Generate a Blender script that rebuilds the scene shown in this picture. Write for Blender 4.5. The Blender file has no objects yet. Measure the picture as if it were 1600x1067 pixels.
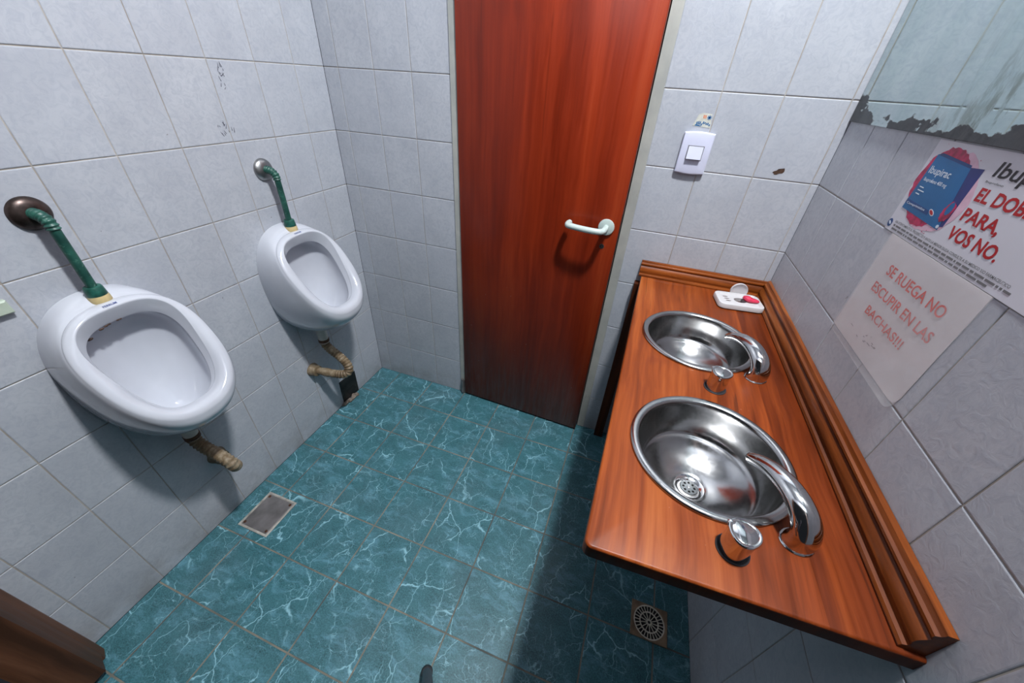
import bpy, bmesh, math, random
from mathutils import Vector, Matrix, Euler
random.seed(7)
PI = math.pi
S = bpy.context.scene
C = S.collection

# ------------------------------------------------------------------ camera, light, exposure
cam_data = bpy.data.cameras.new('camera')
cam = bpy.data.objects.new('camera', cam_data); C.objects.link(cam)
cam_data.sensor_width = 36.0
cam_data.lens = 36.0 * 576.8 / 1600.0
cam_data.clip_start = 0.01
cam.location = (1.19563, -1.33389, 1.39644)
cam.rotation_euler = (0.95418, -0.05265, 0.34161)
S.camera = cam
S.view_settings.view_transform = 'Standard'
S.view_settings.look = 'None'
S.view_settings.gamma = 1.0
S.view_settings.use_curve_mapping = False
S.view_settings.exposure = 0.0
world = bpy.data.worlds.new('world'); S.world = world
world.use_nodes = True
world.node_tree.nodes['Background'].inputs[0].default_value = (0.6, 0.7, 0.85, 1)
world.node_tree.nodes['Background'].inputs[1].default_value = 0.025

def lamp(name, loc, energy, radius, color, rot):
    d = bpy.data.lights.new(name, 'AREA'); d.shape = 'DISK'; d.energy = energy; d.size = radius * 2; d.color = color
    o = bpy.data.objects.new(name, d); C.objects.link(o); o.location = loc; o.rotation_euler = rot
    return o
lamp('ceiling_lamp_light', (1.47, -0.86, 2.95), 70, 0.09, (0.96, 0.98, 1.0), (0.0, math.radians(13), 0.0))

W, ZC = 1.652, 2.99          # room width, ceiling height
YF = -1.47                  # wall behind the camera
ZT = 0.848                  # counter top

# ------------------------------------------------------------------ helpers
def link_nodes(nt, a, ao, b, bi): nt.links.new(a.outputs[ao], b.inputs[bi])

class NT:
    def __init__(s, name):
        s.m = bpy.data.materials.new(name); s.m.use_nodes = True
        s.t = s.m.node_tree; s.t.nodes.clear()
        s.out = s.t.nodes.new('ShaderNodeOutputMaterial')
        s.b = s.t.nodes.new('ShaderNodeBsdfPrincipled')
        s.t.links.new(s.b.outputs[0], s.out.inputs[0])
        s._c = None
    def n(s, t, **kw):
        o = s.t.nodes.new(t)
        for k, v in kw.items(): setattr(o, k, v)
        return o
    def set(s, inp, v):
        if hasattr(v, 'is_linked') or isinstance(v, bpy.types.NodeSocket): s.t.links.new(v, inp)
        else: inp.default_value = v
    def co(s):
        if s._c is None: s._c = s.n('ShaderNodeTexCoord').outputs['Object']
        return s._c
    def mapping(s, scale=(1, 1, 1), loc=(0, 0, 0), rot=(0, 0, 0), co=None):
        m = s.n('ShaderNodeMapping'); s.t.links.new(co or s.co(), m.inputs[0])
        m.inputs['Scale'].default_value = scale; m.inputs['Location'].default_value = loc; m.inputs['Rotation'].default_value = rot
        return m.outputs[0]
    def noise(s, co, scale, detail=4, rough=0.55, dist=0.0):
        n = s.n('ShaderNodeTexNoise'); s.t.links.new(co, n.inputs['Vector'])
        n.inputs['Scale'].default_value = scale; n.inputs['Detail'].default_value = detail
        n.inputs['Roughness'].default_value = rough; n.inputs['Distortion'].default_value = dist
        return n.outputs['Fac']
    def ncol(s, co, scale, detail=3):
        n = s.n('ShaderNodeTexNoise'); s.t.links.new(co, n.inputs['Vector'])
        n.inputs['Scale'].default_value = scale; n.inputs['Detail'].default_value = detail
        return n.outputs['Color']
    def edge(s, co, scale, rnd=1.0):
        n = s.n('ShaderNodeTexVoronoi', feature='DISTANCE_TO_EDGE'); s.t.links.new(co, n.inputs['Vector'])
        n.inputs['Scale'].default_value = scale; n.inputs['Randomness'].default_value = rnd
        return n.outputs['Distance']
    def ramp(s, f, stops, interp='LINEAR'):
        r = s.n('ShaderNodeValToRGB'); s.set(r.inputs[0], f); r.color_ramp.interpolation = interp
        e = r.color_ramp.elements
        while len(e) < len(stops): e.new(0.5)
        for k, (p, c) in enumerate(stops):
            e[k].position = p
            if not hasattr(c, '__len__'): c = (c, c, c)
            e[k].color = (*c[:3], 1)
        return r.outputs[0]
    def mr(s, f, a, b, c=0.0, d=1.0):
        m = s.n('ShaderNodeMapRange'); s.set(m.inputs[0], f)
        for k, v in zip((1, 2, 3, 4), (a, b, c, d)): m.inputs[k].default_value = v
        return m.outputs[0]
    def math(s, op, a, b=0.0):
        m = s.n('ShaderNodeMath', operation=op); s.set(m.inputs[0], a); s.set(m.inputs[1], b); return m.outputs[0]
    def mix(s, f, a, b, mode='MIX'):
        m = s.n('ShaderNodeMix', data_type='RGBA', blend_type=mode); s.set(m.inputs[0], f)
        for i, v in ((6, a), (7, b)):
            if isinstance(v, bpy.types.NodeSocket): s.t.links.new(v, m.inputs[i])
            else: m.inputs[i].default_value = (*v[:3], 1)
        return m.outputs[2]
    def vadd(s, a, b, k=1.0):
        sc = s.n('ShaderNodeVectorMath', operation='SCALE'); s.t.links.new(b, sc.inputs[0]); sc.inputs['Scale'].default_value = k
        m = s.n('ShaderNodeVectorMath', operation='ADD'); s.t.links.new(a, m.inputs[0]); s.t.links.new(sc.outputs[0], m.inputs[1])
        return m.outputs[0]
    def sep(s, co=None):
        m = s.n('ShaderNodeSeparateXYZ'); s.t.links.new(co or s.co(), m.inputs[0]); return m.outputs
    def bump(s, h, strength=0.2, dist=0.002):
        b = s.n('ShaderNodeBump'); s.t.links.new(h, b.inputs['Height'])
        b.inputs['Strength'].default_value = strength; b.inputs['Distance'].default_value = dist
        s.t.links.new(b.outputs[0], s.b.inputs['Normal'])
    def p(s, **kw):
        names = dict(col='Base Color', rough='Roughness', metal='Metallic', spec='Specular IOR Level', coat='Coat Weight', coatr='Coat Roughness', trans='Transmission Weight', alpha='Alpha', ior='IOR')
        for k, v in kw.items():
            i = s.b.inputs[names[k]]
            if isinstance(v, (tuple, list)): v = (*v[:3], 1)
            s.set(i, v)
        return s

def lin(r, g, b):
    f = lambda c: c / 12.92 if c <= 0.04045 else ((c + 0.055) / 1.055) ** 2.4
    return (f(r / 255), f(g / 255), f(b / 255))

# ------------------------------------------------------------------ materials
def simple(name, col, rough=0.5, metal=0.0, var=0.06, scale=30, **kw):
    m = NT(name); f = m.noise(m.co(), scale)
    lo = tuple(max(0, c * (1 - var * 2)) for c in col); hi = tuple(min(1, c * (1 + var)) for c in col)
    m.p(col=m.ramp(f, [(0.3, lo), (0.7, hi)]), rough=rough, metal=metal, **kw)
    return m.m

def mat_wall_tile():
    m = NT('wall_tile'); co = m.co()
    g = m.n('ShaderNodeNewGeometry'); rnd = g.outputs['Random Per Island']
    v = m.n('ShaderNodeCombineXYZ'); 
    for i in range(3): m.t.links.new(rnd, v.inputs[i])
    c2 = m.vadd(co, v.outputs[0], 37.0)
    big = m.noise(c2, 9, 3)
    fine = m.noise(c2, 55, 5, 0.65, 1.6)
    base = m.mix(m.mr(big, 0.3, 0.7), lin(170, 173, 180), lin(182, 185, 191))
    base = m.mix(m.math('MULTIPLY', m.mr(fine, 0.42, 0.66), 0.5), base, lin(150, 154, 167))
    base = m.mix(m.mr(rnd, 0, 1, 0, 0.25), base, lin(170, 175, 186))
    # grime low on the wall and scattered dirt
    z = m.sep()[2]
    gr = m.noise(co, 11, 4, 0.6)
    low = m.math('MULTIPLY', m.mr(z, 0.0, 0.13, 1.0, 0.0), m.mr(gr, 0.38, 0.62))
    base = m.mix(m.math('MULTIPLY', low, 0.42), base, lin(112, 100, 88))
    spots = m.mr(m.noise(co, 70, 2, 0.5), 0.77, 0.80)
    base = m.mix(m.math('MULTIPLY', spots, 0.6), base, lin(90, 82, 74))
    m.p(col=base, rough=m.mr(fine, 0.3, 0.7, 0.30, 0.46), spec=0.45)
    m.bump(fine, 0.32, 0.0014)
    return m.m

def mat_grout(name, a, b):
    m = NT(name); f = m.noise(m.co(), 60, 4)
    f2 = m.noise(m.co(), 6, 3)
    c = m.mix(m.mr(f2, 0.35, 0.65), a, b)
    c = m.mix(m.mr(f, 0.5, 0.75, 0, 0.5), c, tuple(x * 0.45 for x in a))
    m.p(col=c, rough=0.9); m.bump(f, 0.3, 0.001)
    return m.m

def mat_floor_tile():
    m = NT('green_marble_tile'); co = m.co()
    g = m.n('ShaderNodeNewGeometry'); rnd = g.outputs['Random Per Island']
    v = m.n('ShaderNodeCombineXYZ'); m.t.links.new(rnd, v.inputs[0]); m.t.links.new(rnd, v.inputs[1])
    c2 = m.vadd(co, v.outputs[0], 53.0)
    warp = m.vadd(c2, m.ncol(c2, 9, 4), 0.10)
    warp2 = m.vadd(c2, m.ncol(c2, 26, 4), 0.045)
    cloud = m.noise(c2, 14, 5, 0.65, 0.6)
    grain = m.noise(co, 260, 3, 0.7)
    base = m.mix(m.mr(cloud, 0.33, 0.70), lin(36, 76, 83), lin(58, 104, 113))
    base = m.mix(m.mr(grain, 0.40, 0.62, 0, 0.7), base, lin(76, 130, 139))
    # broad pale smears
    sm = m.noise(m.mapping((1.0, 2.9, 1), rot=(0, 0, 0.9), co=warp), 12, 6, 0.72)
    base = m.mix(m.mr(sm, 0.50, 0.74, 0, 0.75), base, lin(104, 156, 174))
    # lightning-like veins
    e1 = m.edge(m.mapping((1.5, 0.72, 0.0), rot=(0, 0, 0.6), co=m.vadd(warp, m.ncol(c2, 45, 3), 0.018)), 8.0)
    k1 = m.mr(m.noise(c2, 7, 3), 0.44, 0.56)
    v1 = m.math('MULTIPLY', m.mr(e1, 0.0, 0.016, 1, 0), k1)
    e2 = m.edge(m.mapping((0.9, 1.4, 0.0), rot=(0, 0, -0.3), co=m.vadd(warp2, m.ncol(c2, 70, 3), 0.012)), 19)
    k2 = m.mr(m.noise(m.mapping(loc=(3, 1, 0), co=c2), 13, 3), 0.52, 0.64)
    v2 = m.math('MULTIPLY', m.mr(e2, 0.0, 0.022, 0.75, 0), k2)
    e3 = m.edge(m.mapping((1.2, 1.0, 0.0), rot=(0, 0, 0.2), loc=(5, 2, 0), co=m.vadd(warp2, m.ncol(c2, 110, 3), 0.012)), 34)
    k3 = m.mr(m.noise(m.mapping(loc=(1, 7, 0), co=c2), 15, 3), 0.50, 0.60)
    v3 = m.math('MULTIPLY', m.mr(e3, 0.0, 0.03, 0.5, 0), k3)
    vein = m.math('MAXIMUM', m.math('MAXIMUM', v1, v2), v3)
    base = m.mix(vein, base, lin(146, 196, 210))
    # dull dirt film
    dirt = m.noise(co, 3.5, 4, 0.6)
    base = m.mix(m.mr(dirt, 0.5, 0.75, 0, 0.22), base, lin(88, 96, 104))
    m.p(col=base, rough=m.mr(dirt, 0.3, 0.7, 0.32, 0.5), spec=0.4)
    m.bump(grain, 0.06, 0.0008)
    return m.m

def mat_wood(name, cols, scale=1.0, axis=1, rough=0.32, coat=0.35, worn=None, planks=None, streak=0.5, soft=0.0):
    """grain along axis; cols dark -> light"""
    m = NT(name); co = m.co()
    st = [14 * scale] * 3; st[axis] = 0.75 * scale
    st2 = [75 * scale] * 3; st2[axis] = 1.6 * scale
    st3 = [4.2 * scale] * 3; st3[axis] = 0.6 * scale
    wco = m.vadd(co, m.ncol(co, 3, 2), 0.035)
    a = m.noise(m.mapping(tuple(st), co=wco), 1.0, 5, 0.6, 0.7)
    b = m.noise(m.mapping(tuple(st2), co=wco), 1.0, 4, 0.6)
    c = m.noise(m.mapping(tuple(st3), loc=(2, 5, 1), co=wco), 1.0, 3, 0.55, 0.4)
    f = m.math('ADD', m.math('MULTIPLY', a, 0.45), m.math('ADD', m.math('MULTIPLY', b, 0.2), m.math('MULTIPLY', c, 0.35)))
    base = m.ramp(f, [(0.38 - soft, cols[0]), (0.47 - soft * 0.3, cols[1]), (0.53 + soft * 0.3, cols[2]), (0.62 + soft, cols[3])])
    if planks:
        s = m.sep()
        for (ax, pos, amount, tint) in planks:
            k = m.math('GREATER_THAN', s[ax], pos)
            base = m.mix(m.math('MULTIPLY', k, amount), base, tint, 'MULTIPLY')
    dk = m.mr(m.noise(m.mapping(tuple(x * 0.8 for x in st2), loc=(9, 2, 4), co=wco), 1.0, 2), 0.66, 0.74)
    base = m.mix(m.math('MULTIPLY', dk, streak), base, tuple(x * 0.35 for x in cols[0]))
    r = m.mr(b, 0.3, 0.7, rough - 0.06, rough + 0.1)
    if worn:
        base, r = worn(m, base, r)
    m.p(col=base, rough=r, coat=coat, coatr=0.22, spec=0.16)
    m.bump(b, 0.12, 0.0008)
    return m.m

def worn_door(m, base, r):
    co = m.co(); s = m.sep()
    st = m.noise(m.mapping((60, 60, 6)), 1.0, 4, 0.7)
    low = m.mr(s[2], 0.05, 0.5, 1.0, 0.0)
    k = m.math('MULTIPLY', m.mr(st, 0.42, 0.68), m.math('POWER', low, 1.6))
    base = m.mix(m.math('MULTIPLY', k, 0.42), base, lin(136, 116, 112))
    sp = m.mr(m.noise(co, 55, 2), 0.74, 0.77)
    sp = m.math('MULTIPLY', sp, m.mr(s[2], 0.3, 0.75, 1.0, 0.0))
    base = m.mix(m.math('MULTIPLY', sp, 0.7), base, lin(165, 160, 158))
    return base, r

def worn_counter(m, base, r):
    co = m.co()
    sp = m.mr(m.noise(co, 95, 3, 0.6), 0.72, 0.76)
    gate = m.mr(m.noise(co, 7, 2), 0.5, 0.62)
    base = m.mix(m.math('MULTIPLY', m.math('MULTIPLY', sp, gate), 0.55), base, lin(212, 190, 180))
    bl = m.mr(m.noise(m.mapping(loc=(4, 4, 4)), 9, 3), 0.62, 0.8)
    base = m.mix(m.math('MULTIPLY', bl, 0.35), base, lin(96, 36, 26))
    return base, r

def mat_steel(name, col=0.62, rough=0.16, scr=0.12):
    m = NT(name); co = m.co()
    f = m.noise(m.mapping((1, 1, 1)), 14, 5, 0.65)
    f2 = m.noise(m.mapping((160, 160, 160)), 1.0, 3)
    c = m.mix(m.mr(f, 0.35, 0.7), (col * 0.86,) * 3, (col,) * 3)
    m.p(col=c, metal=1.0, rough=m.math('ADD', m.mr(f, 0.35, 0.7, rough, rough + scr), m.mr(f2, 0.4, 0.7, 0, 0.05)))
    return m.m

def mat_mirror():
    m = NT('worn_mirror'); co = m.co(); s = m.sep()
    n1 = m.noise(m.mapping((1, 16, 16)), 1.0, 6, 0.7, 0.3)
    n2 = m.noise(m.mapping((1, 4.2, 9)), 1.0, 4, 0.6)
    h = m.math('SUBTRACT', s[2], 1.355)
    lim = m.math('ADD', m.mr(n2, 0.40, 0.64, -0.010, 0.058), m.mr(n1, 0.3, 0.7, -0.012, 0.012))
    dead = m.mr(m.math('SUBTRACT', lim, h), 0.0, 0.003)
    # brown stains creeping up in slanting bands
    n3 = m.noise(m.mapping((1, 26, 9), rot=(0.7, 0, 0)), 1.0, 5, 0.7)
    up = m.math('MULTIPLY', m.mr(h, 0.02, 0.20, 1.0, 0.0), m.mr(s[1], -0.55, -0.30, 1.0, 0.0))
    st = m.math('MULTIPLY', m.mr(n3, 0.50, 0.60), up)
    film = m.noise(m.mapping((1, 8, 2)), 1.0, 4)
    tint = m.mix(m.mr(film, 0.35, 0.7), lin(178, 196, 196), lin(206, 216, 217))
    tint = m.mix(m.math('MULTIPLY', st, 0.8), tint, lin(96, 96, 78))
    col = m.mix(dead, tint, m.mix(m.mr(n1, 0.3, 0.7), lin(38, 42, 46), lin(78, 82, 86)))
    m.p(col=col, metal=m.math('SUBTRACT', 1.0, dead), rough=m.math('ADD', m.math('MULTIPLY', dead, 0.5), m.math('ADD', 0.03, m.math('MULTIPLY', st, 0.3))))
    return m.m

def mat_porcelain():
    m = NT('white_porcelain'); f = m.noise(m.co(), 6, 3)
    m.p(col=m.mix(m.mr(f, 0.35, 0.65), lin(188, 191, 200), lin(198, 201, 209)), rough=0.12, coat=0.5, coatr=0.05)
    return m.m

def mat_pipe_green():
    m = NT('green_pipe_paint'); f = m.noise(m.co(), 120, 4, 0.6); g = m.noise(m.co(), 25, 3)
    c = m.mix(m.mr(g, 0.35, 0.65), lin(20, 60, 54), lin(42, 92, 80))
    c = m.mix(m.mr(f, 0.60, 0.72, 0, 0.6), c, lin(110, 150, 134))
    m.p(col=c, rough=0.42); m.bump(f, 0.2, 0.001); return m.m

def mat_drain_hose():
    m = NT('stained_drain_hose'); f = m.noise(m.co(), 26, 4, 0.65); g = m.noise(m.mapping((90, 90, 90)), 1.0, 3)
    c = m.ramp(f, [(0.30, lin(80, 62, 42)), (0.5, lin(120, 102, 78)), (0.72, lin(166, 154, 132))])
    c = m.mix(m.mr(g, 0.62, 0.75, 0, 0.6), c, lin(84, 62, 40))
    m.p(col=c, rough=0.55); return m.m

def mat_frame_paint():
    m = NT('cracked_cream_paint'); f = m.noise(m.mapping((70, 70, 12)), 1.0, 5, 0.7); g = m.noise(m.co(), 9, 4)
    c = m.mix(m.mr(g, 0.35, 0.65), lin(170, 170, 164), lin(150, 152, 148))
    c = m.mix(m.mr(f, 0.64, 0.74, 0, 0.7), c, lin(112, 104, 94))
    m.p(col=c, rough=0.6); m.bump(f, 0.3, 0.002); return m.m

M = {}
M['tile'] = mat_wall_tile()
M['grout'] = mat_grout('wall_grout', lin(178, 172, 164), lin(150, 142, 132))
M['floor_tile'] = mat_floor_tile()
M['floor_grout'] = mat_grout('floor_grout', lin(132, 128, 116), lin(78, 82, 80))
M['plaster'] = simple('grey_plaster', lin(170, 172, 174), 0.8, var=0.03, scale=4)
M['door_wood'] = mat_wood('red_brown_door_wood', [lin(84, 22, 8), lin(114, 34, 13), lin(134, 44, 18), lin(152, 60, 28)], 1.0, 2, 0.34, 0.18, worn_door, streak=0.2, soft=0.07)
M['counter_wood'] = mat_wood('orange_varnished_wood', [lin(80, 33, 13), lin(118, 53, 20), lin(142, 69, 28), lin(166, 92, 44)], 1.1, 1, 0.38, 0.04, worn_counter,
    planks=[(0, 0.075, 0.9, (0.84, 0.80, 0.76)), (0, 0.228, 1.0, (1.14, 1.12, 1.05)), (0, 0.318, 0.9, (0.62, 0.55, 0.48))], streak=0.55)
M['mold_wood'] = mat_wood('dark_moulding_wood', [lin(56, 24, 8), lin(92, 44, 15), lin(118, 60, 22), lin(150, 86, 40)], 1.3, 1, 0.34, 0.2, streak=0.6)
M['mold_wood_x'] = mat_wood('dark_moulding_wood_crosswise', [lin(62, 26, 8), lin(104, 50, 16), lin(134, 68, 24), lin(162, 92, 42)], 1.3, 0, 0.34, 0.2, streak=0.6)
M['jamb_wood'] = mat_wood('brown_jamb_wood', [lin(60, 36, 22), lin(90, 57, 38), lin(106, 70, 50), lin(124, 86, 64)], 1.0, 2, 0.45, 0.1)
M['dark_wood'] = mat_wood('dark_support_wood', [lin(40, 18, 8), lin(62, 28, 12), lin(78, 36, 16), lin(92, 46, 22)], 1.0, 2, 0.5, 0.1)
M['steel'] = mat_steel('brushed_steel', 0.44, 0.15, 0.06)
M['chrome'] = mat_steel('chrome', 0.66, 0.05, 0.06)
M['old_chrome'] = mat_steel('tarnished_chrome', 0.38, 0.24, 0.2)
M['brown_chrome'] = simple('corroded_flange_metal', lin(84, 72, 68), 0.34, 0.8, 0.4, 40)
M['mirror'] = mat_mirror()
M['porcelain'] = mat_porcelain()
M['pipe'] = mat_pipe_green()
M['connector_green'] = simple('worn_green_plastic', lin(34, 92, 80), 0.4, 0, 0.3, 60)
M['connector_cream'] = simple('yellowed_sealing_ring', lin(196, 176, 128), 0.5, 0, 0.12, 40)
M['hose'] = mat_drain_hose()
M['spigot'] = simple('grey_white_plastic', lin(196, 192, 184), 0.4, 0, 0.1, 30)
M['frame'] = mat_frame_paint()
M['white_plastic'] = simple('white_plastic', lin(196, 194, 196), 0.3, 0, 0.03)
M['switch_plastic'] = simple('lilac_white_plastic', lin(204, 206, 226), 0.32, 0, 0.02)
M['handle_plastic'] = simple('pale_green_grey_nylon', lin(186, 200, 196), 0.3, 0, 0.04)
M['soap'] = simple('pink_soap', lin(206, 54, 84), 0.45, 0, 0.12, 40)
M['black'] = simple('black_hollow', (0.006, 0.006, 0.006), 0.7)
M['dark_plate'] = simple('dark_rusty_plate', lin(44, 42, 40), 0.5, 0.4, 0.4, 18)
M['cement'] = simple('broken_cement', lin(140, 128, 116), 0.9, 0, 0.3, 40)
M['cover_metal'] = simple('worn_floor_plate_metal', lin(138, 134, 134), 0.42, 0.6, 0.2, 14)
M['cover_frame'] = simple('grey_floor_frame_metal', lin(176, 172, 164), 0.5, 0.15, 0.2, 40)
M['rust'] = simple('rusty_screw', lin(92, 62, 44), 0.6, 0.4, 0.3, 90)
M['drain_plate'] = simple('brown_drain_plate', lin(150, 128, 104), 0.5, 0.3, 0.25, 30)
M['drain_grate'] = simple('pale_drain_grate', lin(216, 212, 196), 0.5, 0.1, 0.1, 60)
M['paper'] = simple('poster_paper', lin(204, 204, 212), 0.38, 0, 0.02, 8)
M['sign_paper'] = simple('sign_paper', lin(200, 194, 196), 0.45, 0, 0.03, 8)
M['red_ink'] = simple('red_ink', lin(172, 16, 24), 0.4)
M['sign_red'] = simple('faded_red_ink', lin(204, 78, 66), 0.5)
M['black_ink'] = simple('black_ink', lin(34, 32, 36), 0.4)
M['grey_ink'] = simple('grey_ink', lin(112, 112, 114), 0.5)
M['pink_ink'] = simple('crimson_print', lin(190, 28, 84), 0.4, 0, 0.35, 60)
M['blush_ink'] = simple('pale_pink_print', lin(214, 176, 194), 0.4, 0, 0.06, 60)
M['blue_ink'] = simple('blue_print', lin(8, 96, 152), 0.38, 0, 0.12, 12)
M['navy_ink'] = simple('navy_print', lin(32, 44, 110), 0.4, 0, 0.1)
M['deep_blue'] = simple('deep_blue_print', lin(12, 62, 122), 0.4, 0, 0.1)
M['pale_ink'] = simple('white_print', lin(206, 216, 226), 0.4)
M['orange_ink'] = simple('orange_print', lin(214, 120, 70), 0.4)
M['logo_blue'] = simple('faint_blue_mark', lin(70, 84, 140), 0.4)
M['stain'] = simple('brown_stain', lin(74, 52, 40), 0.6, 0, 0.4, 80)
M['mark'] = simple('dark_scuff', lin(52, 52, 66), 0.6, 0, 0.3, 80)
M['pale_green_plate'] = simple('pale_green_plastic', lin(176, 188, 172), 0.45, 0, 0.05)
M['tripod'] = simple('dark_tripod_leg', lin(58, 50, 60), 0.45, 0, 0.1)
M['rubber'] = simple('black_rubber', lin(32, 30, 36), 0.7)
mm = NT('clear_plastic_sleeve'); mm.p(col=(0.9, 0.9, 0.92), rough=0.12, alpha=mm.mr(mm.noise(mm.co(), 9, 2), 0.3, 0.7, 0.10, 0.2), spec=0.6); M['sleeve'] = mm.m

# ------------------------------------------------------------------ mesh builder
WORLD = {}
class MB:
    def __init__(s): s.v = []; s.f = []; s.mi = []; s.cur = 0
    def add(s, vs, fs):
        o = len(s.v); s.v += [tuple(v) for v in vs]
        for f in fs: s.f.append([i + o for i in f]); s.mi.append(s.cur)
        return s
    def box(s, a, b):
        x0, y0, z0 = a; x1, y1, z1 = b
        return s.add([(x0, y0, z0), (x1, y0, z0), (x1, y1, z0), (x0, y1, z0), (x0, y0, z1), (x1, y0, z1), (x1, y1, z1), (x0, y1, z1)],
                     [(0, 3, 2, 1), (4, 5, 6, 7), (0, 1, 5, 4), (1, 2, 6, 5), (2, 3, 7, 6), (3, 0, 4, 7)])
    def loft(s, rings, closed=True, cap0=False, cap1=False):
        n = len(rings[0]); vs = [p for r in rings for p in r]; fs = []
        for i in range(len(rings) - 1):
            for j in range(n if closed else n - 1):
                k = (j + 1) % n
                fs.append((i * n + j, i * n + k, (i + 1) * n + k, (i + 1) * n + j))
        if cap0: fs.append(tuple(range(n - 1, -1, -1)))
        if cap1: fs.append(tuple(range((len(rings) - 1) * n, len(rings) * n)))
        return s.add(vs, fs)
    def prism(s, poly, d, cap=True):
        """poly: 3D points, extruded by vector d"""
        d = Vector(d); return s.loft([[Vector(p) for p in poly], [Vector(p) + d for p in poly]], True, True, True)
    def lathe(s, prof, org=(0, 0, 0), axis='z', n=48, cap0=False, cap1=False, mod=None):
        rings = []
        for (r, h) in prof:
            ring = []
            for k in range(n):
                a = 2 * PI * k / n; rr = r * (mod(a) if mod else 1)
                c, q = rr * math.cos(a), rr * math.sin(a)
                if axis == 'z': p = (c, q, h)
                elif axis == 'x': p = (h, c, q)
                elif axis == '-y': p = (c, -h, q)
                ring.append(Vector(org) + Vector(p))
            rings.append(ring)
        return s.loft(rings, True, cap0, cap1)
    def tube(s, pts, rad, n=16, cap=True, flat=1.0, up=(0, 0, 1)):
        pts = [Vector(p) for p in pts]; rings = []
        if not hasattr(rad, '__len__'): rad = [rad] * len(pts)
        prev = None
        for i, p in enumerate(pts):
            t = (pts[min(i + 1, len(pts) - 1)] - pts[max(i - 1, 0)]).normalized()
            if prev is None:
                u = Vector(up); u = u - t * u.dot(t)
                if u.length < 1e-3: u = Vector((1, 0, 0)) - t * t.x
            else: u = prev - t * prev.dot(t)
            u.normalize(); w = t.cross(u); prev = u
            rings.append([p + (u * math.cos(2 * PI * k / n) * flat + w * math.sin(2 * PI * k / n)) * rad[i] for k in range(n)])
        return s.loft(rings, True, cap, cap)
    def sphere(s, c, r, sx=1, sy=1, sz=1, n=12, m=8):
        rings = []
        for i in range(1, m):
            a = PI * i / m
            rings.append([Vector(c) + Vector((r * sx * math.sin(a) * math.cos(2 * PI * k / n), r * sy * math.sin(a) * math.sin(2 * PI * k / n), r * sz * math.cos(a))) for k in range(n)])
        return s.loft(rings, True, True, True)
    def build(s, name, mats, parent=None, origin=None, smooth=True, angle=38):
        po = Vector(WORLD[parent.name]) if parent else Vector((0, 0, 0))
        org = Vector(origin) if origin is not None else po
        me = bpy.data.meshes.new(name)
        me.from_pydata([tuple(Vector(v) - org) for v in s.v], [], s.f)
        if not isinstance(mats, (list, tuple)): mats = [mats]
        for m in mats: me.materials.append(m)
        me.polygons.foreach_set('material_index', s.mi)
        bm = bmesh.new(); bm.from_mesh(me); bmesh.ops.recalc_face_normals(bm, faces=bm.faces); bm.to_mesh(me); bm.free()
        if smooth:
            me.polygons.foreach_set('use_smooth', [True] * len(me.polygons))
            me.set_sharp_from_angle(angle=math.radians(angle))
        me.update()
        o = bpy.data.objects.new(name, me); C.objects.link(o)
        if parent: o.parent = parent
        o.location = org - po; WORLD[o.name] = tuple(org)
        return o

def catmull(pts, k=6):
    pts = [Vector(p) for p in pts]; out = []
    for i in range(len(pts) - 1):
        p0 = pts[max(i - 1, 0)]; p1 = pts[i]; p2 = pts[i + 1]; p3 = pts[min(i + 2, len(pts) - 1)]
        for j in range(k):
            t = j / k
            out.append(0.5 * ((2 * p1) + (p2 - p0) * t + (2 * p0 - 5 * p1 + 4 * p2 - p3) * t * t + (3 * p1 - p0 - 3 * p2 + p3) * t ** 3))
    out.append(pts[-1]); return out

def empty(name, loc):
    o = bpy.data.objects.new(name, None); C.objects.link(o); o.location = loc; o.empty_display_size = 0.05
    WORLD[o.name] = tuple(loc); return o
def tag(o, label=None, cat=None, group=None, kind=None):
    if label: o['label'] = label
    if cat: o['category'] = cat
    if group: o['group'] = group
    if kind: o['kind'] = kind
    return o
def dup(root, shift, label, group=None):
    r = root.copy(); C.objects.link(r); r.location = root.location + Vector(shift); WORLD[r.name] = tuple(r.location)
    r['label'] = label
    def rec(src, dst):
        for ch in list(src.children):
            c = ch.copy(); C.objects.link(c); c.parent = dst
            WORLD[c.name] = tuple(Vector(WORLD[ch.name]) + Vector(shift)); rec(ch, c)
    rec(root, r); return r

# ------------------------------------------------------------------ tiled setting
def tiled(mb, org, U, V, N, us, vs, gap, bev, lift, skip=()):
    """bevelled tiles between the joint lines us x vs on the plane org + u*U + v*V, facing N (slot 0), over a bed (slot 1)"""
    org, U, V, N = Vector(org), Vector(U), Vector(V), Vector(N)
    P = lambda u, v, h: org + U * u + V * v + N * h
    for i in range(len(us) - 1):
        for j in range(len(vs) - 1):
            u0, u1, v0, v1 = us[i] + (gap / 2 if i else 0), us[i + 1] - (gap / 2 if i < len(us) - 2 else 0), vs[j] + (gap / 2 if j else 0), vs[j + 1] - (gap / 2 if j < len(vs) - 2 else 0)
            if u1 - u0 < 0.004 or v1 - v0 < 0.004: continue
            rings = []
            for (d, h) in ((0, -0.001), (0.0, lift * 0.45), (bev * 0.35, lift * 0.82), (bev, lift)):
                rings.append([P(u0 + d, v0 + d, h), P(u1 - d, v0 + d, h), P(u1 - d, v1 - d, h), P(u0 + d, v1 - d, h)])
            mb.cur = 0; mb.loft(rings, True, False, True)
    mb.cur = 1
    a, b, c, d = us[0], us[-1], vs[0], vs[-1]
    q = [P(a, c, 0), P(b, c, 0), P(b, d, 0), P(a, d, 0)]
    mb.loft([q, [p - N * 0.05 for p in q]], True, True, True)
    mb.cur = 0

def lines(start, step, lo, hi):
    out = [lo]; k = math.ceil((lo - start) / step - 1e-6); x = start + k * step
    while x < hi - 1e-4:
        if x > lo + 1e-4: out.append(x)
        x += step
    return out + [hi]

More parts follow.
